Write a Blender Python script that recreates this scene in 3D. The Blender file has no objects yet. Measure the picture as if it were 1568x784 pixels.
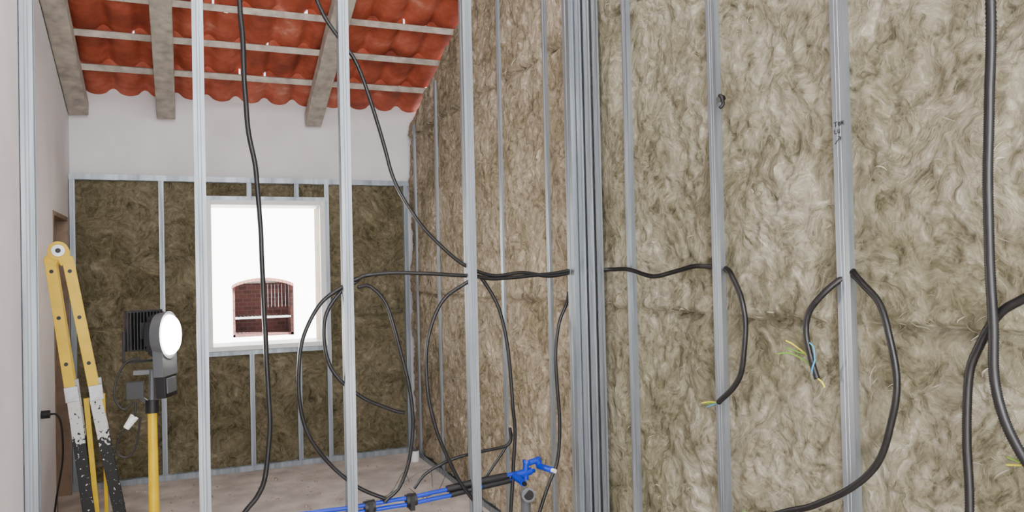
import bpy, bmesh, math, random
from mathutils import Vector, Matrix, noise
random.seed(7)
V=Vector
COL=bpy.context.scene.collection

# ------------------------------------------------------------------ helpers
def add_obj(name, me, mat=None, parent=None):
    ob=bpy.data.objects.new(name, me); COL.objects.link(ob)
    if mat is not None:
        for m in (mat if isinstance(mat,(list,tuple)) else [mat]): me.materials.append(m)
    if parent: ob.parent=parent
    return ob
def empty(name, loc=(0,0,0)):
    e=bpy.data.objects.new(name,None); e.empty_display_size=.05; COL.objects.link(e); e.location=loc
    return e
class MB:
    """mesh builder collecting pieces into one mesh"""
    def __init__(s): s.v=[]; s.f=[]; s.m=[]; s.sm=[]
    def add(s, vs, fs, mi=0, smooth=False):
        o=len(s.v); s.v+= [tuple(v) for v in vs]
        for f in fs: s.f.append(tuple(i+o for i in f)); s.m.append(mi); s.sm.append(smooth)
    def box(s, lo, hi, mi=0, mat=None):
        x0,y0,z0=lo; x1,y1,z1=hi
        vs=[V(p) for p in [(x0,y0,z0),(x1,y0,z0),(x1,y1,z0),(x0,y1,z0),(x0,y0,z1),(x1,y0,z1),(x1,y1,z1),(x0,y1,z1)]]
        if mat is not None: vs=[mat@v for v in vs]
        s.add(vs,[(0,3,2,1),(4,5,6,7),(0,1,5,4),(1,2,6,5),(2,3,7,6),(3,0,4,7)],mi)
    def beam(s,a,b,w,d,side=(0,1,0),mi=0,w2=None,d2=None):
        """rect beam from a to b; width w across, depth d along 'side' dir"""
        a=V(a);b=V(b);t=(b-a).normalized();sd=V(side);sd=(sd-t*sd.dot(t)).normalized();wd=t.cross(sd)
        w2=w2 or w; d2=d2 or d
        vs=[]
        for p,ww,dd in((a,w,d),(b,w2,d2)):
            for i,j in((-1,-1),(1,-1),(1,1),(-1,1)): vs.append(p+wd*(i*ww/2)+sd*(j*dd/2))
        s.add(vs,[(0,3,2,1),(4,5,6,7),(0,1,5,4),(1,2,6,5),(2,3,7,6),(3,0,4,7)],mi)
    def cyl(s,a,b,r,n=20,mi=0,r2=None,cap=True):
        a=V(a);b=V(b);t=(b-a).normalized();u=t.orthogonal().normalized();w=t.cross(u)
        r2=r if r2 is None else r2; vs=[]
        for p,rr in((a,r),(b,r2)):
            for i in range(n):
                an=2*math.pi*i/n; vs.append(p+(u*math.cos(an)+w*math.sin(an))*rr)
        s.add(vs,[(i,(i+1)%n,n+(i+1)%n,n+i) for i in range(n)],mi,True)
        if cap: s.add(vs,[tuple(range(n-1,-1,-1)),tuple(range(n,2*n))],mi)
    def obj(s,name,mat,parent=None,bevel=0):
        me=bpy.data.meshes.new(name); me.from_pydata(s.v,[],s.f); me.update()
        for p,m,sm in zip(me.polygons,s.m,s.sm): p.material_index=m; p.use_smooth=sm
        ob=add_obj(name,me,mat,parent)
        if bevel:
            b=ob.modifiers.new('b','BEVEL'); b.width=bevel; b.segments=2; b.limit_method='ANGLE'
        return ob

def catmull(pts, step):
    P=[V(p) for p in pts]; P=[P[0]*2-P[1]]+P+[P[-1]*2-P[-2]]
    out=[]
    for i in range(1,len(P)-2):
        p0,p1,p2,p3=P[i-1:i+3]; n=max(2,int((p2-p1).length/step))
        for k in range(n):
            t=k/n
            out.append(.5*((2*p1)+(p2-p0)*t+(2*p0-5*p1+4*p2-p3)*t*t+(3*p1-p0-3*p2+p3)*t**3))
    out.append(P[-2]); return out
def tube(mb, pts, r, n=10, step=.0028, corr=.16, mi=0, wob=.004):
    C=catmull(pts,step)
    if wob and r>.007:
        C=[c+V((noise.noise(c*7+V((5,0,0)))*.6,noise.noise(c*7+V((0,9,0)))*.6,noise.noise(c*7+V((0,0,3)))))*wob for c in C]
    u=None; vs=[]
    for i,c in enumerate(C):
        t=(C[min(i+1,len(C)-1)]-C[max(i-1,0)]).normalized()
        if u is None: u=t.orthogonal().normalized()
        u=(u-t*u.dot(t)).normalized(); w=t.cross(u)
        rr=r*(1-corr*((i//1)%2)) if corr else r
        for k in range(n):
            an=2*math.pi*k/n; vs.append(c+(u*math.cos(an)+w*math.sin(an))*rr)
    fs=[(i*n+k,i*n+(k+1)%n,(i+1)*n+(k+1)%n,(i+1)*n+k) for i in range(len(C)-1) for k in range(n)]
    fs.append(tuple(range(n-1,-1,-1))); fs.append(tuple((len(C)-1)*n+k for k in range(n)))
    mb.add(vs,fs,mi,True)

# ------------------------------------------------------------------ materials
def newmat(name):
    m=bpy.data.materials.new(name); m.use_nodes=True; nt=m.node_tree
    b=nt.nodes['Principled BSDF']; return m,nt,b
def N(nt,t,**k):
    n=nt.nodes.new(t)
    for a,v in k.items():
        if a in n.inputs: n.inputs[a].default_value=v
        else: setattr(n,a,v)
    return n
def ramp(nt,stops):
    r=nt.nodes.new('ShaderNodeValToRGB'); e=r.color_ramp.elements
    while len(e)<len(stops): e.new(.5)
    for x,(p,c) in zip(e,stops):
        x.position=p; x.color=(c if len(c)==4 else (*c,1)) if hasattr(c,'__len__') else (c,c,c,1)
    return r
def lin(r,g,b):
    f=lambda c:(c/255/12.92 if c/255<=.04045 else ((c/255+.055)/1.055)**2.4)
    return (f(r),f(g),f(b),1)
def simple(name,c,rough=.6,metal=0,var=.12,scale=8,bump=0,bscale=60):
    m,nt,b=newmat(name); L=nt.links.new
    tc=N(nt,'ShaderNodeTexCoord'); n=N(nt,'ShaderNodeTexNoise'); n.inputs['Scale'].default_value=scale; n.inputs['Detail'].default_value=6
    L(tc.outputs['Object'],n.inputs['Vector'])
    lo=tuple(x*(1-var*1.5) for x in c[:3]); hi=tuple(min(1,x*(1+var)) for x in c[:3])
    r=ramp(nt,[(.3,lo),(.7,hi)]); L(n.outputs['Fac'],r.inputs[0]); L(r.outputs[0],b.inputs['Base Color'])
    b.inputs['Roughness'].default_value=rough; b.inputs['Metallic'].default_value=metal
    if bump:
        n2=N(nt,'ShaderNodeTexNoise'); n2.inputs['Scale'].default_value=bscale; n2.inputs['Detail'].default_value=5
        L(tc.outputs['Object'],n2.inputs['Vector']); bp=N(nt,'ShaderNodeBump'); bp.inputs['Strength'].default_value=bump; bp.inputs['Distance'].default_value=.01
        L(n2.outputs['Fac'],bp.inputs['Height']); L(bp.outputs[0],b.inputs['Normal'])
    return m
def insul_mat(name, plane, dark, mid, light, hi):
    """mineral wool: matted fibres torn into clumps, with creases between them"""
    m,nt,b=newmat(name); L=nt.links.new
    tc=N(nt,'ShaderNodeTexCoord')
    w=N(nt,'ShaderNodeTexNoise'); w.inputs['Scale'].default_value=3.4; w.inputs['Detail'].default_value=4; w.inputs['Roughness'].default_value=.48
    L(tc.outputs['Object'],w.inputs['Vector'])
    sub=N(nt,'ShaderNodeVectorMath',operation='SUBTRACT'); L(w.outputs['Color'],sub.inputs[0]); sub.inputs[1].default_value=(.5,.5,.5)
    sc=N(nt,'ShaderNodeVectorMath',operation='SCALE'); L(sub.outputs[0],sc.inputs[0]); sc.inputs['Scale'].default_value=.34
    ad=N(nt,'ShaderNodeVectorMath',operation='ADD'); L(tc.outputs['Object'],ad.inputs[0]); L(sc.outputs[0],ad.inputs[1])
    def fib(ang,s1,s2,off):
        mp=N(nt,'ShaderNodeMapping',vector_type='POINT')
        rt=N(nt,'ShaderNodeVectorRotate'); rt.rotation_type='AXIS_ANGLE'
        rt.inputs['Axis'].default_value=(1,0,0) if plane=='YZ' else (0,1,0)
        rt.inputs['Angle'].default_value=math.radians(ang)
        L(ad.outputs[0],rt.inputs['Vector']); L(rt.outputs[0],mp.inputs['Vector'])
        mp.inputs['Scale'].default_value=(s1,s1,s2); mp.inputs['Location'].default_value=(off,off,off)
        n=N(nt,'ShaderNodeTexNoise'); n.inputs['Scale'].default_value=1; n.inputs['Detail'].default_value=7; n.inputs['Roughness'].default_value=.68
        L(mp.outputs[0],n.inputs['Vector']); return n.outputs['Fac']
    def mx(a,bb,f):
        q=N(nt,'ShaderNodeMix',data_type='FLOAT')
        if isinstance(f,float): q.inputs[0].default_value=f
        else: L(f,q.inputs[0])
        L(a,q.inputs[2]); L(bb,q.inputs[3]); return q.outputs[0]
    def math2(op,a,bb):
        q=N(nt,'ShaderNodeMath',operation=op)
        for i,x in enumerate((a,bb)):
            if isinstance(x,(int,float)): q.inputs[i].default_value=x
            else: L(x,q.inputs[i])
        return q.outputs[0]
    f1=fib(24,36,5,0); f2=fib(-36,42,5.5,3.1); f3=fib(74,32,4.5,7.7)
    k1=N(nt,'ShaderNodeTexNoise'); k1.inputs['Scale'].default_value=5.5; k1.inputs['Detail'].default_value=4; L(tc.outputs['Object'],k1.inputs['Vector'])
    r1=ramp(nt,[(.47,0.),(.52,1.)]); L(k1.outputs['Fac'],r1.inputs[0])
    k2=N(nt,'ShaderNodeTexNoise'); k2.inputs['Scale'].default_value=8; k2.inputs['Detail'].default_value=4; L(ad.outputs[0],k2.inputs['Vector'])
    r2=ramp(nt,[(.53,0.),(.57,1.)]); L(k2.outputs['Fac'],r2.inputs[0])
    fb=mx(mx(f1,f2,r1.outputs[0]),f3,r2.outputs[0])
    blob=N(nt,'ShaderNodeTexNoise'); blob.inputs['Scale'].default_value=8; blob.inputs['Detail'].default_value=10; blob.inputs['Roughness'].default_value=.70
    blob.inputs['Distortion'].default_value=.7; L(ad.outputs[0],blob.inputs['Vector'])
    allf=mx(fb,blob.outputs['Fac'],.46)
    cr=N(nt,'ShaderNodeTexNoise'); cr.inputs['Scale'].default_value=5.5; cr.inputs['Detail'].default_value=5; cr.inputs['Roughness'].default_value=.58; cr.inputs['Distortion'].default_value=.6
    L(ad.outputs[0],cr.inputs['Vector'])
    ab=math2('ABSOLUTE',math2('SUBTRACT',cr.outputs['Fac'],.5),0)
    rcr=ramp(nt,[(0.,0.),(.035,1.)]); L(ab,rcr.inputs[0])
    tot=math2('SUBTRACT',allf,math2('MULTIPLY',math2('SUBTRACT',1.0,rcr.outputs[0]),.055))  # shade of the creases is put into the colour as well as the bump
    rc=ramp(nt,[(.34,dark),(.45,mid),(.555,light),(.66,hi)]); L(tot,rc.inputs[0])
    big=N(nt,'ShaderNodeTexNoise'); big.inputs['Scale'].default_value=2.3; big.inputs['Detail'].default_value=5; L(tc.outputs['Object'],big.inputs['Vector'])
    rb=ramp(nt,[(.36,(.76,.75,.66)),(.64,(1.12,1.11,1.11))]); L(big.outputs['Fac'],rb.inputs[0])
    mu=N(nt,'ShaderNodeMix',data_type='RGBA',blend_type='MULTIPLY'); mu.inputs[0].default_value=1
    L(rc.outputs[0],mu.inputs[6]); L(rb.outputs[0],mu.inputs[7])
    out=mu.outputs[2]
    lp=N(nt,'ShaderNodeTexNoise'); lp.inputs['Scale'].default_value=7; lp.inputs['Detail'].default_value=9; lp.inputs['Roughness'].default_value=.72; lp.inputs['Distortion'].default_value=1.2
    L(ad.outputs[0],lp.inputs['Vector']); rl=ramp(nt,[(.67,0.),(.72,.75)]); L(lp.outputs['Fac'],rl.inputs[0])
    m3=N(nt,'ShaderNodeMix',data_type='RGBA'); L(rl.outputs[0],m3.inputs[0]); L(out,m3.inputs[6]); m3.inputs[7].default_value=lin(206,202,190) if plane=='YZ' else hi; out=m3.outputs[2]
    if plane=='YZ':   # wool colour turns paler and pinker past the partition line
        sx=N(nt,'ShaderNodeSeparateXYZ'); L(tc.outputs['Object'],sx.inputs[0])
        mr=N(nt,'ShaderNodeMapRange'); mr.inputs[1].default_value=3.38; mr.inputs[2].default_value=3.5; L(sx.outputs[1],mr.inputs[0])
        m2=N(nt,'ShaderNodeMix',data_type='RGBA',blend_type='MULTIPLY'); L(mr.outputs[0],m2.inputs[0]); L(out,m2.inputs[6]); m2.inputs[7].default_value=(1.22,1.10,1.11,1); out=m2.outputs[2]
    L(out,b.inputs['Base Color'])
    b.inputs['Roughness'].default_value=.85; b.inputs['Specular IOR Level'].default_value=.25
    bp=N(nt,'ShaderNodeBump'); bp.inputs['Strength'].default_value=.9; bp.inputs['Distance'].default_value=.024
    L(tot,bp.inputs['Height']); L(bp.outputs[0],b.inputs['Normal'])
    return m
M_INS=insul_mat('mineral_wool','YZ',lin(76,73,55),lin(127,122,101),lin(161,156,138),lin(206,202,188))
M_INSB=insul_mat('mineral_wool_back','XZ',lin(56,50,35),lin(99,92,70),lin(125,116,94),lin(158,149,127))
M_TUFT=simple('wool_tuft',lin(172,167,149),.85,0,.25,20)
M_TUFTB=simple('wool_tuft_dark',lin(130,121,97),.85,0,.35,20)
def steel():
    m,nt,b=newmat('galvanised_steel'); L=nt.links.new
    tc=N(nt,'ShaderNodeTexCoord'); mp=N(nt,'ShaderNodeMapping'); mp.inputs['Scale'].default_value=(18,18,1.0)
    L(tc.outputs['Object'],mp.inputs['Vector']); n=N(nt,'ShaderNodeTexNoise'); n.inputs['Scale'].default_value=1.5; n.inputs['Detail'].default_value=8
    L(mp.outputs[0],n.inputs['Vector'])
    r=ramp(nt,[(.3,lin(128,136,143)),(.7,lin(168,175,181))]); L(n.outputs['Fac'],r.inputs[0]); L(r.outputs[0],b.inputs['Base Color'])
    r2=ramp(nt,[(.3,.52),(.7,.40)]); L(n.outputs['Fac'],r2.inputs[0]); L(r2.outputs[0],b.inputs['Roughness'])
    b.inputs['Metallic'].default_value=.75
    return m
M_STEEL=steel()
M_WHITE=simple('white_plaster',lin(228,224,225),.9,0,.05,3,.15,40)
M_FLOOR=simple('dusty_concrete',lin(202,194,185),.95,0,.22,5,.5,40)
M_RUB=simple('rubble',lin(170,158,145),.95,0,.3,30)
M_CONC=simple('raw_concrete',lin(180,172,160),.95,0,.22,14,.5,90)
M_BLACK=simple('black_conduit',lin(22,21,22),.42,0,.2,20)
M_BLKP=simple('black_plastic',lin(24,24,26),.5,0,.2,10)
M_GREYC=simple('grey_cable',lin(60,60,62),.5)
M_BLUE=simple('blue_pipe',lin(8,52,185),.35,0,.15,10)
M_YEL=simple('yellow_paint',lin(230,190,0),.45,0,.08,12)
M_ALU=simple('aluminium',lin(170,170,172),.35,.7,.1,30)
M_DARK=simple('dark_hole',lin(25,22,18),.8)
M_WOOD=simple('brown_wood',lin(140,118,98),.6,0,.2,10)
M_PLY=simple('plywood_jamb',lin(196,172,150),.7,0,.12,10)
M_PVC=simple('white_pvc',lin(238,238,237),.4,0,.03)
M_GREY=simple('grey_pvc',lin(92,94,98),.45)
M_WG=simple('wire_green',lin(120,170,60),.5); M_WY=simple('wire_yellow',lin(225,215,50),.5); M_WB=simple('wire_blue',lin(70,160,200),.5)
M_INK=simple('marker_ink',lin(30,30,40),.7)
M_BULK=simple('sunlit_render',lin(240,238,235),.9,0,.02,3)
def terra():
    m,nt,b=newmat('terracotta'); L=nt.links.new
    tc=N(nt,'ShaderNodeTexCoord'); n=N(nt,'ShaderNodeTexNoise'); n.inputs['Scale'].default_value=3.5; n.inputs['Detail'].default_value=9; n.inputs['Roughness'].default_value=.64
    L(tc.outputs['Object'],n.inputs['Vector'])
    r=ramp(nt,[(.32,lin(134,58,40)),(.5,lin(182,84,56)),(.62,lin(200,108,82)),(.74,lin(222,168,146))]); L(n.outputs['Fac'],r.inputs[0]); L(r.outputs[0],b.inputs['Base Color'])
    b.inputs['Roughness'].default_value=.75; return m
M_TERRA=terra()
def speck():
    m,nt,b=newmat('paint_splattered'); L=nt.links.new
    tc=N(nt,'ShaderNodeTexCoord'); v=N(nt,'ShaderNodeTexNoise'); v.inputs['Scale'].default_value=55; v.inputs['Detail'].default_value=4
    L(tc.outputs['Object'],v.inputs['Vector'])
    sx=N(nt,'ShaderNodeSeparateXYZ'); L(tc.outputs['Object'],sx.inputs[0])
    mr=N(nt,'ShaderNodeMapRange'); mr.inputs[1].default_value=.62; mr.inputs[2].default_value=.72; mr.inputs[3].default_value=.16; mr.inputs[4].default_value=-.12
    L(sx.outputs[2],mr.inputs[0]); sb=N(nt,'ShaderNodeMath',operation='SUBTRACT'); L(v.outputs['Fac'],sb.inputs[0]); L(mr.outputs[0],sb.inputs[1])
    r=ramp(nt,[(.47,lin(25,25,25)),(.5,lin(215,215,212))]); L(sb.outputs[0],r.inputs[0]); L(r.outputs[0],b.inputs['Base Color'])
    b.inputs['Roughness'].default_value=.6; return m
M_SPECK=speck()
def brick():
    m,nt,b=newmat('firebrick'); L=nt.links.new
    tc=N(nt,'ShaderNodeTexCoord'); mp=N(nt,'ShaderNodeMapping'); mp.inputs['Rotation'].default_value=(math.radians(90),0,0)
    L(tc.outputs['Object'],mp.inputs['Vector']); t=N(nt,'ShaderNodeTexBrick'); L(mp.outputs[0],t.inputs['Vector'])
    t.inputs['Scale'].default_value=5; t.inputs['Color1'].default_value=lin(84,46,42); t.inputs['Color2'].default_value=lin(58,32,30); t.inputs['Mortar'].default_value=lin(80,62,58)
    L(t.outputs['Color'],b.inputs['Base Color']); b.inputs['Roughness'].default_value=.9; return m
M_BRICK=brick()
M_ARCH=simple('arch_brick',lin(120,84,70),.9,0,.15,8)
def emis(name,c,s):
    m,nt,b=newmat(name); b.inputs['Base Color'].default_value=c; b.inputs['Emission Color'].default_value=c; b.inputs['Emission Strength'].default_value=s
    return m
M_LED=emis('led_face',(1,.97,.88,1),60)

# ------------------------------------------------------------------ room dims (metres)
XL,XR,YB,YP=-.80,1.84,6.63,3.40
def roofz(y): return 2.99+.38*(6.63-y)

mb=MB(); mb.box((-3,-3,-.15),(4,12,0)); mb.obj('floor',M_FLOOR)
mb=MB()
for k in range(260):
    x=random.uniform(-.75,1.75); y=random.uniform(4.3,6.5); s=random.choice([.004,.006,.009,.015])*random.uniform(.6,1.3)
    mb.cyl((x,y,-.001),(x+random.uniform(-s,s)*.5,y+random.uniform(-s,s)*.5,s*.8),s,random.choice([4,5,6]),0,r2=s*random.uniform(.3,.8))
mb.obj('floor_rubble',M_RUB)
mb=MB()
for a,b_ in ((-3,2.0),(2.0,6.9)):
    za,zb=(4.75,4.75) if a<0 else (4.75,roofz(6.9)+.0)
    vs=[(1.93,a,0),(2.13,a,0),(2.13,b_,0),(1.93,b_,0),(1.93,a,za),(2.13,a,za),(2.13,b_,zb),(1.93,b_,zb)]
    mb.add(vs,[(0,3,2,1),(4,5,6,7),(0,1,5,4),(1,2,6,5),(2,3,7,6),(3,0,4,7)])
mb.obj('wall_right',M_WHITE)
WX0,WX1,WZ0,WZ1=.17,1.08,1.02,2.17
mb=MB(); y0,y1=6.71,6.91
mb.box((-1.0,y0,0),(WX0,y1,3.12)); mb.box((WX1,y0,0),(1.93,y1,3.12)); mb.box((WX0,y0,0),(WX1,y1,WZ0)); mb.box((WX0,y0,WZ1),(WX1,y1,3.12))
mb.obj('wall_back',M_WHITE)
DY0,DY1,DZ=5.86,6.56,2.05
mb=MB()
def lw(ya,yb,z0,flat=None):
    za=flat or roofz(ya)+.06; zb=flat or roofz(yb)+.06
    vs=[(-1.0,ya,z0),(XL,ya,z0),(XL,yb,z0),(-1.0,yb,z0),(-1.0,ya,za),(XL,ya,za),(XL,yb,zb),(-1.0,yb,zb)]
    mb.add(vs,[(0,3,2,1),(4,5,6,7),(0,1,5,4),(1,2,6,5),(2,3,7,6),(3,0,4,7)])
lw(3.47,DY0,0); lw(DY0,DY1,DZ); lw(DY1,6.71,0)
mb.obj('wall_left',M_WHITE)
mb=MB(); mb.box((-1.0,-3,0),(-.572,3.47,4.75)); mb.obj('wall_left_near',M_WHITE)
mb=MB(); mb.box((-1.0,-3,4.75),(2.13,2.02,4.85)); mb.obj('ceiling',M_WHITE)

# door in left wall
dr=empty('door_1',(XL,DY0,0))
def loc(ob,p): ob.matrix_parent_inverse=Matrix.Translation(-V(p)); return ob
mb=MB(); mb.box((-.93,DY0+.03,.005),(-.89,DY1-.03,DZ-.03)); loc(mb.obj('door_leaf',M_WOOD,dr),dr.location)
mb=MB(); mb.box((-1.0,DY0,0),(XL+.004,DY0+.03,DZ)); mb.box((-1.0,DY1-.03,0),(XL+.004,DY1,DZ)); mb.box((-1.0,DY0+.03,DZ-.03),(XL+.004,DY1-.03,DZ)); loc(mb.obj('door_frame',M_WOOD,dr),dr.location)

# ------------------------------------------------------------------ roof: rafters, battens, tiles
for x,w in ((-.728,.135),(-.12,.135),(1.02,.135)):
    mb=MB(); ya,yb=6.675,(3.50 if x<-.5 else 2.05)
    mb.beam((x,ya,roofz(ya)-.085),(x,yb,roofz(yb)-.085),w,.11,side=(0,0,1))
    o=mb.obj('concrete_rafter',M_CONC,bevel=.008)
for i in range(12):
    y=6.27-.372*i
    if y<2.1: break
    x0=-.80 if y>3.5 else -.57
    mb=MB(); mb.beam((x0,y,roofz(y)-.010),(1.92,y,roofz(y)-.010),.045,.045,side=(0,-.38,1)); mb.obj('roof_batten',M_CONC,bevel=.004)
def tile_profile(x):
    t=(x/.225)%1.0
    if t<.62: return -.022*math.sin(math.pi*t/.62)**.7
    return .030*math.sin(math.pi*(t-.62)/.38)
def build_tiles():
    rows=14; nx=int(3.1/.0125); mb=MB(); R=random.Random(3)
    def tz(y,x,yl): return roofz(y)+.078-.045*((yl-y)/.42)+tile_profile(x)
    for r in range(rows):
        yl=6.72-.372*r; yh=yl-.372
        if r==0: yl+=.25
        if yh<1.7: break
        y0_=6.72-.372*r
        vs=[];ny=4
        for j in range(ny+1):
            y=yl+(yh-yl)*j/ny
            for i in range(nx+1):
                x=-.99+i*.0125; vs.append((x,y,tz(y,x,y0_)))
        fs=[(j*(nx+1)+i,j*(nx+1)+i+1,(j+1)*(nx+1)+i+1,(j+1)*(nx+1)+i) for j in range(ny) for i in range(nx)]
        mb.add(vs,fs,0,True)
        # riser closing the overlap between this course and the one above it, chipped open here and there
        vs=[]
        for i in range(nx+1):
            x=-.99+i*.0125; vs.append((x,yh,tz(yh,x,y0_))); vs.append((x,yh,tz(yh,x,yh)+.001))
        keep=[]; skip=0
        for i in range(nx):
            if skip: skip-=1; continue
            if R.random()<.028: skip=R.choice([0,0,1]); continue
            keep.append(i)
        mb.add(vs,[(2*i,2*i+2,2*i+3,2*i+1) for i in keep],0,False)
    return mb.obj('roof_tiles',M_TERRA)
build_tiles()

# ------------------------------------------------------------------ insulation
def fbm(p,o=5):
    s=0;a=1
    for i in range(o): s+=a*noise.noise(p); p=p*2.03+V((7.1,3.3,1.7)); a*=.5
    return s
def insul(name,mat,tuft,plane,u0,u1,z0f,z1f,base,studs,seams,step=.02,amp=.016,ntuft=900,sdip=.006):
    nu=int((u1-u0)/step); zmax=max(z1f(u0),z1f(u1)); nz=int(zmax/step)
    mb=MB(); vs=[]
    def surf(u,z):
        p=V((u,z,base))
        ds=min([abs(u-s) for s in studs]) if studs else .3
        k=min(1,max(0,(ds-.026)/.09)); k=k*k*(3-2*k)
        rg=abs(fbm(p*5.5+V((9,4,2)),3)); rg=min(1,rg/.12)
        d=(amp*fbm(p*4.5)+amp*.5*noise.noise(p*26)+amp*.7*(rg-1))*(.12+.88*k)
        d+=sdip*k-sdip*.9
        for s in seams:
            dz=z-s-.02*noise.noise(V((u*2.3,s,0)))
            d-=.034*math.exp(-(abs(dz+.012)/.016)**2)*(.7+.8*noise.noise(V((u*5,0,s))))*(.1+.9*k)
            if dz>-.005: d+=.022*math.exp(-dz/.05)*k
        return d
    for j in range(nz+1):
        for i in range(nu+1):
            u=u0+(u1-u0)*i/nu; za=z0f(u); zb=z1f(u); z=za+(zb-za)*j/nz
            d=surf(u,z)
            if plane=='X': vs.append((base-d,u,z))
            else: vs.append((u,base-d,z))
    fs=[]
    for j in range(nz):
        for i in range(nu):
            q=(j*(nu+1)+i,j*(nu+1)+i+1,(j+1)*(nu+1)+i+1,(j+1)*(nu+1)+i)
            fs.append(q if plane!='X' else q[::-1])
    mb.add(vs,fs,0,True)
    for k in range(ntuft):
        u=random.uniform(u0+.03,u1-.03); z=random.uniform(z0f(u)+.05,z1f(u)-.05)
        if random.random()<.12 and seams:
            s=random.choice(seams)
            if z1f(u)>s+.05: z=s+random.gauss(0,.02)
        if studs and min(abs(u-s) for s in studs)<.06: continue
        ln=random.uniform(.02,.075); wd=random.choice([.0006,.0008,.0012,.0022])*random.uniform(.7,1.2); an=random.gauss(1.3,.75); cur=max(-1.6,min(1.6,random.gauss(0,1.0)))
        lift=random.uniform(.001,.007); seg=6; a=an; pu,pz=u,z; tv=[]
        for s in range(seg+1):
            t=s/seg; ww=wd*math.sin(math.pi*min(.95,max(.08,t)))
            nx_,nz_=-math.sin(a),math.cos(a)
            dd=surf(pu,pz)+lift*math.sin(math.pi*t)+.001
            for sg in(-1,1):
                uu=pu+nx_*ww*sg; zz=pz+nz_*ww*sg; e=dd+(wd*.5*sg)
                tv.append((base-e,uu,zz) if plane=='X' else (uu,base-e,zz))
            pu+=math.cos(a)*ln/seg; pz+=math.sin(a)*ln/seg; a+=cur/seg
        mb.add(tv,[(2*s,2*s+1,2*s+3,2*s+2) for s in range(seg)],1,True)
    return mb.obj(name,[mat,tuft])
rst=[.54,1.14,1.745,2.345,2.955,3.20,3.27,3.34,3.42,3.80,4.47,5.07,5.80,6.42]
insul('insulation_batt_right',M_INS,M_TUFT,'X',.2,6.60,lambda u:.045,lambda u:min(4.5,roofz(u)-.14) ,1.838,rst,[1.42,2.78],step=.013,amp=.017,ntuft=8000)
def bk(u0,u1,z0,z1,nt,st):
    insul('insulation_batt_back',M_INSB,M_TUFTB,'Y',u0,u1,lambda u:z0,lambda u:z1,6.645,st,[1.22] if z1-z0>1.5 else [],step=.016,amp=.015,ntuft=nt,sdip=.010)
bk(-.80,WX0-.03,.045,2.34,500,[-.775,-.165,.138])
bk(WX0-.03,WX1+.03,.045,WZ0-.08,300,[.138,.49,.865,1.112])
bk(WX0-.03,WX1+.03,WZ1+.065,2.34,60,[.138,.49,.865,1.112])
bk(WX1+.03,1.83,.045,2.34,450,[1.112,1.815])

# ------------------------------------------------------------------ steel profiles
def cprofile(fw,dp,lip=.008,groove=True):
    fl=[(fw,lip),(fw,0)]
    if groove: fl+=[(fw*.68,0),(fw*.65,.0013),(fw*.61,.0013),(fw*.58,0),(fw*.42,0),(fw*.39,.0013),(fw*.35,.0013),(fw*.32,0)]
    fl+=[(0,0)]
    web=[(0,dp*.38),(.003,dp*.44),(.003,dp*.56),(0,dp*.62)]
    return fl+web+[(0,dp),(fw,dp),(fw,dp-lip)]
def profile(name,pts,o,A,B,T,ln,parent=None):
    o=V(o);A=V(A);B=V(B);T=V(T)
    vs=[];n=len(pts)
    for k in (0,1):
        for a,b in pts: vs.append(o+A*a+B*b+T*(ln*k))
    me=bpy.data.meshes.new(name); me.from_pydata([tuple(v) for v in vs],[],[(i,i+1,n+i+1,n+i) for i in range(n-1)]); me.update()
    ob=add_obj(name,me,M_STEEL,parent); s=ob.modifiers.new('s','SOLIDIFY'); s.thickness=.0012; s.offset=0
    return ob
SN='steel_stud'
FW=.043
for x in (-.545,.062,.660,1.240):
    profile(SN,cprofile(FW,.055),(x-FW/2,YP,.002),(1,0,0),(0,1,0),(0,0,1),roofz(3.45)-.07)
profile(SN,cprofile(.05,.07),(1.762,YP-.03,.002),(1,0,0),(0,1,0),(0,0,1),4.1)
profile(SN,cprofile(.047,.05),(1.785,3.352,.002),(0,-1,0),(1,0,0),(0,0,1),4.12)
profile(SN,cprofile(.047,.05),(1.80,3.295,.002),(0,-1,0),(1,0,0),(0,0,1),4.12)
profile(SN,cprofile(.047,.05),(1.815,3.235,.002),(0,-1,0),(1,0,0),(0,0,1),4.12)
for y in (1.14,1.745,2.345,2.955,3.80,4.47,5.07,5.80,6.42):
    h=min(4.5,roofz(y)-.12)
    w=(.05 if y<2.6 else .042) if y<3.4 else .034
    profile(SN,cprofile(w,.055),(1.822 if y<3.4 else 1.828,y-w/2,.002),(0,1,0),(1,0,0),(0,0,1),h-.1)
TR='steel_track'
U=[(.0,.035),(0,0),(.06,0),(.06,.035)]
profile(TR,U,(-.57,YP-.001,.0),(0,1,0),(0,0,1),(1,0,0),2.38)
profile(TR,[(0,-.035),(0,0),(.06,0),(.06,-.035)],(-.57,YP-.001,roofz(3.47)-.03),(0,1,0),(0,0,1),(1,0,0),2.40)
def hb(z,x0,x1,h=.042,y=6.610,up=True,name=TR):
    u=[(0,h),(0,0),(.05,0),(.05,h)] if up else [(0,-h),(0,0),(.05,0),(.05,-h)]
    profile(name,u,(x0,y,z),(0,1,0),(0,0,1),(1,0,0),x1-x0)
hb(.002,XL+.003,1.83); hb(2.385,XL+.003,1.83,up=False)
hb(WZ1+.06,WX0-.04,WX1+.05,h=.035,up=False); hb(WZ0-.075,WX0-.04,WX1+.05,h=.035)
def bst(x,z0,z1,w=.036):
    profile(SN,cprofile(w,.05,groove=True),(x-w/2,6.614,z0),(1,0,0),(0,1,0),(0,0,1),z1-z0)
bst(-.775,.003,2.38); bst(-.165,.003,2.38); bst(.138,.003,2.38); bst(1.112,.003,2.38); bst(1.800,.003,2.38)
for x in(.49,.865): bst(x,.003,WZ0-.06,.036); bst(x,WZ1+.04,2.38,.036)
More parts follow.
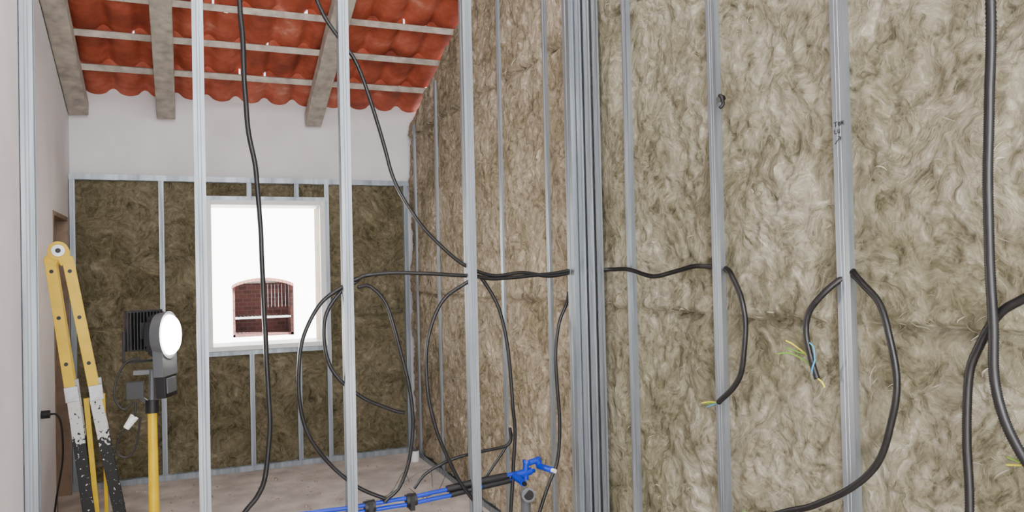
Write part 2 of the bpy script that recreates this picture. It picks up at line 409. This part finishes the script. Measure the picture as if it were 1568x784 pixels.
profile(TR,[(0,.04),(0,0),(.05,0),(.05,.04)],(1.818,.3,.002),(1,0,0),(0,0,1),(0,1,0),6.3)

# ------------------------------------------------------------------ window
wn=empty('window_1',(.625,6.7,1.6))
mb=MB()
mb.box((WX0-.015,6.595,WZ0-.03),(WX0+.028,6.93,WZ1+.03)); mb.box((WX0+.028,6.595,WZ1-.01),(WX1-.028,6.93,WZ1+.03))
mb.box((WX0-.015,6.57,WZ0-.035),(WX1+.015,6.95,WZ0+.002))
mb.box((WX1-.028,6.595,WZ0),(WX1+.015,6.64,WZ1+.03))
loc(mb.obj('frame',M_PVC,wn,bevel=.003),wn.location)
mb=MB(); mb.box((WX1-.026,6.645,WZ0+.003),(WX1+.012,6.93,WZ1-.012)); loc(mb.obj('jamb_board',M_PLY,wn),wn.location)

# ------------------------------------------------------------------ exterior: yard wall + barbecue
mb=MB(); mb.box((-6,10.3,0),(8,10.5,3.6)); mb.obj('wall_yard',M_BULK)
bq=empty('brick_barbecue',(.85,9.8,0))
mb=MB()
ox0,ox1,oz0,ozs,rise=.50,1.19,.86,1.45,.08
bx0,bx1,bt=.15,1.55,1.9
mb.box((bx0,9.5,0),(bx1,10.25,oz0)); mb.box((bx0,9.5,oz0),(ox0,10.25,bt)); mb.box((ox1,9.5,oz0),(bx1,10.25,bt)); mb.box((ox0,10.1,oz0),(ox1,10.25,bt))
na=16
def az(x): t=(x-ox0)/(ox1-ox0); return ozs+rise*max(0,math.sin(math.pi*t))**.7
for i in range(na):
    xa=ox0+(ox1-ox0)*i/na; xb=ox0+(ox1-ox0)*min(.9999,(i+1)/na)
    vs=[(xa,9.5,az(xa)),(xb,9.5,az(xb)),(xb,10.1,az(xb)),(xa,10.1,az(xa)),(xa,9.5,bt),(xb,9.5,bt),(xb,10.1,bt),(xa,10.1,bt)]
    mb.add(vs,[(0,3,2,1),(4,5,6,7),(0,1,5,4),(2,3,7,6)])
mb.box((.15,9.5,bt),(1.55,10.2,3.0))
loc(mb.obj('masonry_body',M_BULK,bq),bq.location)
mb=MB()
mb.box((ox0+.001,9.56,oz0+.001),(ox0+.03,10.1,ozs)); mb.box((ox1-.03,9.56,oz0+.001),(ox1-.001,10.1,ozs)); mb.box((ox0,10.05,oz0+.001),(ox1,10.098,ozs+.03)); mb.box((ox0,9.56,oz0),(ox1,10.1,oz0+.03))
for i in range(na):
    xa=ox0+(ox1-ox0)*(i+.04)/na; xb=ox0+(ox1-ox0)*(i+.96)/na
    mb.add([(xa,9.49,az(xa)-.015),(xb,9.49,az(xb)-.015),(xb,9.49,az(xb)+.02),(xa,9.49,az(xa)+.02),(xa,9.6,az(xa)-.015),(xb,9.6,az(xb)-.015),(xb,9.6,az(xb)+.02),(xa,9.6,az(xa)+.02)],
     [(0,1,2,3),(0,4,5,1),(1,5,6,2),(3,2,6,7),(0,3,7,4)],1)
loc(mb.obj('brick_lining',[M_BRICK,M_ARCH],bq),bq.location)
mb=MB(); mb.box((ox0+.03,9.55,1.07),(ox1-.03,9.58,1.095))
for i in range(14): x=ox0+.06+i*.044; mb.cyl((x,9.56,1.09),(x,10.0,1.09),.004,6)
for i in range(7): x=ox0+.40+i*.04; mb.cyl((x,9.57,1.2),(x,9.57,1.47),.002,6)
loc(mb.obj('grill_rack',M_ALU,bq),bq.location)

# ------------------------------------------------------------------ conduits
def conduit(name,paths,r,plane,v,dv=0):
    mb=MB()
    for p in paths:
        pts=[]
        for i,(a,z) in enumerate(p):
            off=v+dv*math.sin(i*1.3)
            pts.append((a/100,off,z/100) if plane=='Y' else (off,a/100,z/100))
        tube(mb,pts,r)
    return mb.obj(name,[M_BLACK,M_WG,M_WY,M_WB])
CN='black_conduit'
conduit(CN,[[(22.5,274),(22.8,300),(22,395)][::-1]+[(23.6,257),(24,236),(25.2,219),(27.8,203),(29,184),(29.8,157),(30.5,132),(31.1,111),(31.4,94),(29.5,76),(26.2,68),(21,62),(12,50)]],.0115,'Y',3.37)
conduit(CN,[[(42,390),(50,310),(55.1,280),(65.3,263),(71.8,254),(78.8,235),(84.4,215),(90.1,197),(102,179),(114.4,167),(124.6,160),(137,156.5),(151,157.5),(165,155.5),(181,157)]],.0098,'Y',3.435)
conduit(CN,[[(70,155.5),(74,158),(86,159),(105,158),(125,156.3),(137,155),(158,156),(181,158)]],.0098,'Y',3.43,dv=.006)
conduit(CN,[[(71,157),(65,154),(54,146),(46,131),(44,112),(47,92),(57,76),(68,65),(81,58)],],.0095,'Y',3.42,dv=.01)
conduit(CN,[[(70,153),(76,153),(83,144),(88,126),(93,102),(93,81),(88,64),(80,57)]],.0095,'Y',3.40,dv=.008)
conduit(CN,[[(70,155),(65,153),(56,139),(58,119),(70,105),(85,97),(91,95)]],.0095,'Y',3.44,dv=.004)
conduit(CN,[[(124,155),(110,146),(102,128),(101,107),(105,86),(115,63),(126,46),(134,30)]],.0095,'Y',3.41,dv=.006)
conduit(CN,[[(126,156),(130,155),(138,141),(142,122),(144,94),(145,82),(144,63),(142,43),(141,25)]],.0095,'Y',3.43,dv=.006)
conduit(CN,[[(145,82),(144,74),(131,72),(115,70),(102,65),(96,59)]],.0085,'Y',3.49)
conduit(CN,[[(146,80),(146,76),(140,68),(132,58)]],.0075,'Y',3.51)
conduit(CN,[[(179.5,147),(178,141),(173,130),(171,110),(172.5,84),(171,64),(166,52),(160,38),(157,25)]],.0095,'Y',3.50)
def wpath(mb,base,ends,r=.0026):
    for i,en in enumerate(ends): tube(mb,[V(base)]+[V(q) for q in en],r,6,.006,0,1+i%3)
def rconduit(p,r,xs,ends=None):
    mb=MB(); pts=[(x,a/100,z/100) for (a,z),x in zip(p,xs)]
    tube(mb,pts,r,12)
    if ends: wpath(mb,pts[-1],ends)
    return mb.obj(CN,[M_BLACK,M_WG,M_WY,M_WB])
rconduit([(322,158),(307,158),(290,158),(272,155),(258,157),(245,159),(238,158.5),(233,158)],.0095,[1.84,1.80,1.79,1.79,1.80,1.80,1.825,1.86])
rconduit([(234,158),(229,157.5),(222.5,155.5),(216.5,148),(215,138),(217,124),(222,116),(231,109)],.0105,[1.86,1.825,1.79,1.78,1.785,1.785,1.785,1.785],
 [[(1.79,2.36,1.08),(1.80,2.41,1.068)],[(1.785,2.36,1.085),(1.78,2.40,1.075)],[(1.79,2.35,1.075),(1.79,2.385,1.062)]])
rconduit([(173.5,156),(176,154),(180,149.5),(184.5,144),(186,137),(184,129),(182,124)],.0105,[1.86,1.825,1.79,1.78,1.78,1.78,1.78],
 [[(1.785,1.86,1.28),(1.78,1.93,1.305),(1.77,1.98,1.30)],[(1.79,1.85,1.29),(1.79,1.92,1.33),(1.78,1.95,1.345)],[(1.79,1.84,1.25),(1.78,1.83,1.33),(1.78,1.86,1.35)],[(1.79,1.86,1.30),(1.79,1.90,1.31),(1.79,1.96,1.32)],[(1.78,1.80,1.23),(1.78,1.79,1.215)],[(1.77,1.83,1.26),(1.765,1.81,1.30)]])
rconduit([(174.5,157),(171,156),(165,153),(158.5,147.5),(155,139),(153,127),(155,116),(161,102),(172,92),(185,84),(199,78),(212,72)],.0105,[1.86,1.825,1.795,1.785,1.78,1.78,1.78,1.78,1.78,1.78,1.785,1.785],
 [[(1.79,2.16,.72),(1.79,2.19,.73)],[(1.79,2.17,.71),(1.79,2.20,.70)]])
rconduit([(119,430),(121,300),(122,221),(123,198),(124,179),(124.3,159),(124,143),(124,131),(122,122),(118,114),(113,108)],.0125,[1.76]*11)
rconduit([(110,154),(118,150),(124,146),(129,138),(132,130),(133,114),(133,97),(134,70)],.0115,[1.78]*8)
rconduit([(100,111),(108,112),(113,112),(117,112)],.007,[1.79,1.77,1.77,1.77],[[(1.77,1.20,1.125),(1.765,1.22,1.13)],[(1.77,1.20,1.115),(1.77,1.225,1.11)]])
mb=MB(); tube(mb,[(1.80,2.27,2.19),(1.79,2.262,2.205),(1.79,2.25,2.20),(1.80,2.255,2.175),(1.79,2.262,2.16)],.006,8,.004,0); mb.cyl((1.81,2.265,2.20),(1.785,2.262,2.19),.011,12); mb.obj('cable_clip',M_BLACK)
def strokes(mb,glyphs,y0,z0,s,x):
    for g in glyphs:
        for st in g: tube(mb,[(x,y0-q[0]*s,z0+q[1]*s) for q in st],.0011,5,.01,0)
T=[[(0,2),(1,2.1)],[(.5,2.05),(.5,1)]]; O=[[(1.3,1.6),(1.5,2),(1.8,1.6),(1.5,1.1),(1.3,1.6)]]; Mg=[[(2.0,1.1),(2.1,2.1),(2.35,1.4),(2.6,2.1),(2.7,1.1)]]
Lg=[[(.2,.4),(.2,-.5),(.8,-.5)]]; Ug=[[(1.1,.4),(1.15,-.4),(1.6,-.4),(1.7,.4)]]; A=[[(.2,-2.8),(1.2,-1.9),(1.9,-1.4)],[(1.2,-1.3),(1.9,-1.4),(1.8,-2.2)]]
mb=MB(); strokes(mb,[T,O,Mg,Lg,Ug,A],1.764,1.99,.0135,1.8202); mb.obj('marker_writing',M_INK)

# ------------------------------------------------------------------ blue water pipes through partition
bp_=empty('blue_water_pipe',(1.1,3.43,.57))
mb=MB()
def P(pts,r,mi): tube(mb,[V(p) for p in pts],r,14,.02,0,mi)
P([(-.5,3.41,.585),(.3,3.41,.572),(.66,3.42,.563),(1.05,3.43,.575),(1.30,3.43,.600),(1.55,3.43,.612)],.0095,0)
P([(-.5,3.44,.555),(.3,3.44,.545),(.70,3.43,.535),(1.05,3.43,.545),(1.30,3.44,.570),(1.50,3.44,.585)],.0095,0)
for x,z in((.74,.549),(.93,.552)):
    mb.cyl((x-.024,3.432,z),(x+.024,3.432,z+.004),.029,16,1); mb.box((x-.010,3.40,z-.038),(x+.010,3.46,z+.026),1)
for a,b_ in(((1.10,3.43,.582),(1.235,3.43,.595)),((1.265,3.43,.597),(1.40,3.43,.605)),((1.12,3.437,.552),(1.23,3.437,.564)),((1.28,3.44,.568),(1.42,3.44,.58))):
    mb.cyl(a,b_,.016,14,1)
mb.cyl((1.44,3.43,.600),(1.53,3.43,.612),.018,16,0); mb.cyl((1.50,3.43,.575),(1.505,3.43,.655),.015,16,0); mb.cyl((1.50,3.42,.655),(1.505,3.42,.668),.020,8,0)
mb.cyl((1.505,3.43,.650),(1.575,3.43,.662),.014,16,0); mb.cyl((1.565,3.43,.672),(1.575,3.43,.625),.016,16,0); mb.cyl((1.57,3.43,.632),(1.60,3.34,.628),.015,16,0)
mb.cyl((1.60,3.34,.628),(1.607,3.32,.627),.010,12,2); mb.cyl((1.44,3.42,.60),(1.45,3.34,.585),.016,16,0)
mb.cyl((1.45,3.34,.585),(1.452,3.325,.583),.010,12,1)
loc(mb.obj('pipe_run',[M_BLUE,M_BLKP,M_PVC],bp_),bp_.location)
mb=MB(); mb.cyl((1.55,3.55,0),(1.55,3.55,.46),.025,20); mb.cyl((1.55,3.56,.47),(1.51,3.42,.50),.027,20); mb.cyl((1.51,3.425,.50),(1.508,3.415,.502),.034,20,0); mb.cyl((1.509,3.416,.5015),(1.5075,3.412,.503),.024,20,1)
mb.obj('grey_waste_pipe',[M_GREY,M_DARK])
mb=MB(); mb.cyl((1.75,6.30,0),(1.75,6.30,.085),.035,24,0); mb.cyl((1.75,6.30,.085),(1.75,6.30,.09),.027,24,1); mb.obj('white_pipe_stub',[M_PVC,M_GREY])
mb=MB(); tube(mb,[(.79,3.44,.57),(.86,3.46,.60),(.95,3.44,.66),(1.02,3.43,.68),(1.03,3.42,.60)],.0016,6,.01,0); tube(mb,[(.94,3.5,.59),(1.0,3.5,.54),(1.08,3.5,.56),(1.12,3.48,.65)],.0016,6,.01,0)
tube(mb,[(.80,3.44,.57),(.85,3.44,.61),(.90,3.44,.68),(.93,3.45,.63)],.0016,6,.01,0); mb.obj('loose_wire',M_GREYC)

# ------------------------------------------------------------------ yellow folding ladder
ld=empty('yellow_folding_ladder',(-.5,5.0,0))
D=V((-.10,.995,0)).normalized()
def at(x,z,k): return V((x,5.0,z))+D*k
yel=MB();low=MB();al=MB();blk=MB()
for k in (0,.34):
    for (x0,z0,x1,z1,x2,z2,x3) in ((-.702,1.72,-.600,.90,-.595,.93,-.50),(-.615,1.72,-.478,.90,-.484,.93,-.335)):
        yel.beam(at(x0,z0,k),at(x1,z1,k),.055,.022,D)
        low.beam(at(x2,z2-.01,k),at(x3,.04,k),.062,.030,D)
        al.beam(at(x1-.006,.985,k),at(x1+.004,.90,k),.07,.036,D)
        blk.beam(at(x3-.004,.05,k),at(x3+.004,.0,k),.075,.045,D)
        for i in range(3):
            t=.10+.32*i; xx=x0+(x1-x0)*t; zz=z0+(z1-z0)*t
            if k==0: blk.cyl(at(xx,zz,-.013),at(xx,zz,-.009),.011,12)
    blk.cyl(at(-.658,1.755,k-.022),at(-.658,1.755,k-.030),.014,16)
    al.cyl(at(-.658,1.755,k-.024),at(-.658,1.755,k+.024),.033,24)
    yel.cyl(at(-.658,1.755,k-.018),at(-.658,1.755,k+.018),.052,28)
    yel.beam(at(-.668,1.755,k),at(-.702,1.68,k),.065,.024,D); yel.beam(at(-.648,1.755,k),at(-.615,1.68,k),.065,.024,D)
for (x0,x1) in ((-.702,-.600),(-.615,-.478)):
    for i in range(3):
        t=.10+.32*i; xx=x0+(x1-x0)*t; zz=1.72-.82*t; al.cyl(at(xx,zz,0),at(xx,zz,.34),.014,12)
for (x0,x1) in ((-.595,-.50),(-.484,-.335)):
    for z in (.78,.5,.22): t=(.93-z)/.89; al.cyl(at(x0+(x1-x0)*t,z,0),at(x0+(x1-x0)*t,z,.34),.014,12)
yel.beam(at(-.53,.90,.1),at(-.47,.03,.1),.028,.03,D); yel.beam(at(-.44,.90,.24),at(-.43,.03,.24),.02,.03,D)
for n_,m_,b_ in(('stiles',M_YEL,yel),('lower_stiles',M_SPECK,low),('rungs_and_collars',M_ALU,al),('feet_and_rivets',M_BLKP,blk)):
    loc(b_.obj(n_,m_,ld,bevel=.002),ld.location)

# ------------------------------------------------------------------ twin work light on yellow stand
wl=empty('work_light_stand',(-.14,4.0,0))
yel=MB();blk=MB();led=MB();gry=MB();wht=MB()
yel.cyl((-.150,4.0,.42),(-.152,4.0,1.0),.024,20,r2=.020)
yel.cyl((-.15,4.0,.28),(-.15,4.0,.45),.030,20)
for an in (20,140,260):
    c,s=math.cos(math.radians(an)),math.sin(math.radians(an))
    yel.cyl((-.15+c*.03,4.0+s*.03,.44),(-.15+c*.42,4.0+s*.42,.015),.013,12); blk.cyl((-.15+c*.41,4.0+s*.41,.03),(-.15+c*.43,4.0+s*.43,0.0),.018,12)
    yel.cyl((-.15,4.0,.30),(-.15+c*.25,4.0+s*.25,.21),.008,8)
blk.cyl((-.152,4,.96),(-.152,4,1.02),.03,16); gry.cyl((-.152,4.0,1.0),(-.15,4.0,1.16),.014,12)
gry.beam((-.23,4.01,1.15),(-.09,4.0,1.15),.022,.022,(0,1,0))
def head(c,n,w,h,t,lit):
    c=V(c);n=V(n).normalized();r=V((0,0,1)).cross(n).normalized();u=n.cross(r)
    M=Matrix((( r.x,u.x,n.x,c.x),(r.y,u.y,n.y,c.y),(r.z,u.z,n.z,c.z),(0,0,0,1)))
    tgt=gry if lit else blk
    if lit:   # rounded housing with a long driver box hanging below the lens
        tgt.cyl(M@V((0,.0,-t/2)),M@V((0,.0,t/2)),w*.52,36,r2=w*.56); tgt.box((-w*.40,-h*.95,-t/2),(w*.40,h*.3,t/2-.004),0,M)
        blk.box((-w*.33,-h*1.45,-t*.45),(w*.33,-h*.90,t*.4),0,M); gry.box((-w*.25,-h*1.35,t*.4),(w*.25,-h*1.0,t*.4+.006),0,M)
    else: tgt.box((-w/2,-h/2,-t/2),(w/2,h/2,t/2),0,M)
    nf=11
    for i in range(nf):
        x=-w/2*.9+w*.9*i/(nf-1); hh=h*.46 if not lit else math.sqrt(max(.0005,(w*.5)**2-x*x))
        blk.box((x-.0025,-hh,-t/2-.03),(x+.0025,hh,-t/2+.001),0,M)
    blk.box((-w*.22,-h*.2,-t/2-.035),(w*.22,h*.2,-t/2),0,M)
    if lit:
        rr=w*.47
        for a_,b2,q0,q1 in((.0,.012,1,.97),(.012,.024,.97,.84),(.024,.032,.84,.5)): led.cyl(M@V((0,0,t/2+a_)),M@V((0,0,t/2+b2)),rr*q0,36,r2=rr*q1)
    else:
        wht.box((-w/2*.86,-h/2*.84,t/2),(w/2*.86,h/2*.84,t/2+.003),0,M)
        for sg in(-1,1): blk.box((sg*w*.56-.004,-h/2-.05,-.012),(sg*w*.56+.004,0,.012),0,M)
        blk.box((-w*.56,-h/2-.055,-.012),(w*.56,-h/2-.045,.012),0,M)
head((-.095,4.0,1.32),(.93,-.37,.03),.20,.20,.05,True)
head((-.185,4.04,1.345),(-.35,.93,.0),.16,.19,.045,False)
blk.box((-.26,3.98,1.03),(-.185,4.02,1.11)); blk.beam((-.225,4.0,1.05),(-.16,4.0,1.0),.02,.02)
tube(blk,[(-.20,4.0,1.22),(-.26,3.99,1.20),(-.30,3.98,1.12),(-.305,3.97,1.04),(-.27,3.97,.99),(-.23,3.98,1.02)],.005,8,.01,0)
tube(blk,[(-.22,3.98,1.02),(-.23,3.97,.93),(-.28,3.97,.88),(-.30,3.97,.80),(-.26,3.97,.77),(-.22,3.98,.82),(-.20,3.98,.95)],.005,8,.01,0)
wht.cyl((-.26,3.96,.905),(-.225,3.96,.955),.014,12,r2=.02)
for n_,m_,b_ in(('pole_and_legs',M_YEL,yel),('heatsinks_and_boxes',M_BLKP,blk),('led_panels',M_LED,led),('brackets',M_GREY,gry),('plug',M_PVC,wht)):
    loc(b_.obj(n_,m_,wl,bevel=.0015 if n_!='led_panels' else 0),wl.location)
mb=MB(); mb.cyl((-.80,5.33,.79),(-.755,5.33,.79),.024,16); tube(mb,[(-.755,5.33,.79),(-.72,5.34,.78),(-.70,5.36,.70),(-.70,5.38,.5),(-.74,5.40,.25),(-.77,5.45,.01)],.006,8,.01,0); mb.obj('power_plug_lead',M_BLKP)

# ------------------------------------------------------------------ camera
yaw=math.radians(23);p=math.radians(.87);a=.023
f=V((math.sin(yaw)*math.cos(p),math.cos(yaw)*math.cos(p),math.sin(p)))
r0=V((math.cos(yaw),-math.sin(yaw),0));u0=r0.cross(f)
Rv=math.cos(a)*r0-math.sin(a)*u0;Uv=math.cos(a)*u0+math.sin(a)*r0
cd=bpy.data.cameras.new('camera');co=bpy.data.objects.new('camera',cd);COL.objects.link(co)
cd.sensor_width=36; cd.lens=36*1180/1568; cd.clip_start=.05
co.matrix_world=Matrix(((Rv.x,Uv.x,-f.x,0),(Rv.y,Uv.y,-f.y,0),(Rv.z,Uv.z,-f.z,1.6),(0,0,0,1)))
bpy.context.scene.camera=co

# ------------------------------------------------------------------ light
w=bpy.data.worlds.new('world'); bpy.context.scene.world=w; w.use_nodes=True
bg=w.node_tree.nodes['Background']; bg.inputs[0].default_value=(.90,.95,1,1); bg.inputs[1].default_value=2.5
sd=bpy.data.lights.new('sun','SUN'); sd.energy=60; sd.angle=.01; so=bpy.data.objects.new('sun',sd); COL.objects.link(so)
so.rotation_euler=V((-.55,.5,-.67)).to_track_quat('-Z','Y').to_euler()
def area(name,locn,dirn,sx,sy,en,c=(1,1,1)):
    l=bpy.data.lights.new(name,'AREA'); l.shape='RECTANGLE'; l.size=sx; l.size_y=sy; l.energy=en; l.color=c
    o=bpy.data.objects.new(name,l); COL.objects.link(o); o.location=locn; o.rotation_euler=V(dirn).to_track_quat('-Z','Y').to_euler()
area('daylight_opening',(.2,-2.6,2.4),(.15,1,-.05),1.4,1.8,225,(.98,.985,1))
area('far_room_fill',(.6,2.3,4.15),(0,.85,-.5),1.8,.5,50,(.98,.985,1))  # added fill lamp aimed at the far room; no roof opening there
sp=bpy.data.lights.new('led_glow','SPOT'); sp.energy=45; sp.spot_size=2.6; sp.shadow_soft_size=.08; sp.spot_blend=.6; sp.color=(1,.96,.86)
o=bpy.data.objects.new('led_glow',sp); COL.objects.link(o); o.location=(-.005,3.965,1.32); o.rotation_euler=V((.93,-.37,.03)).to_track_quat('-Z','Y').to_euler()
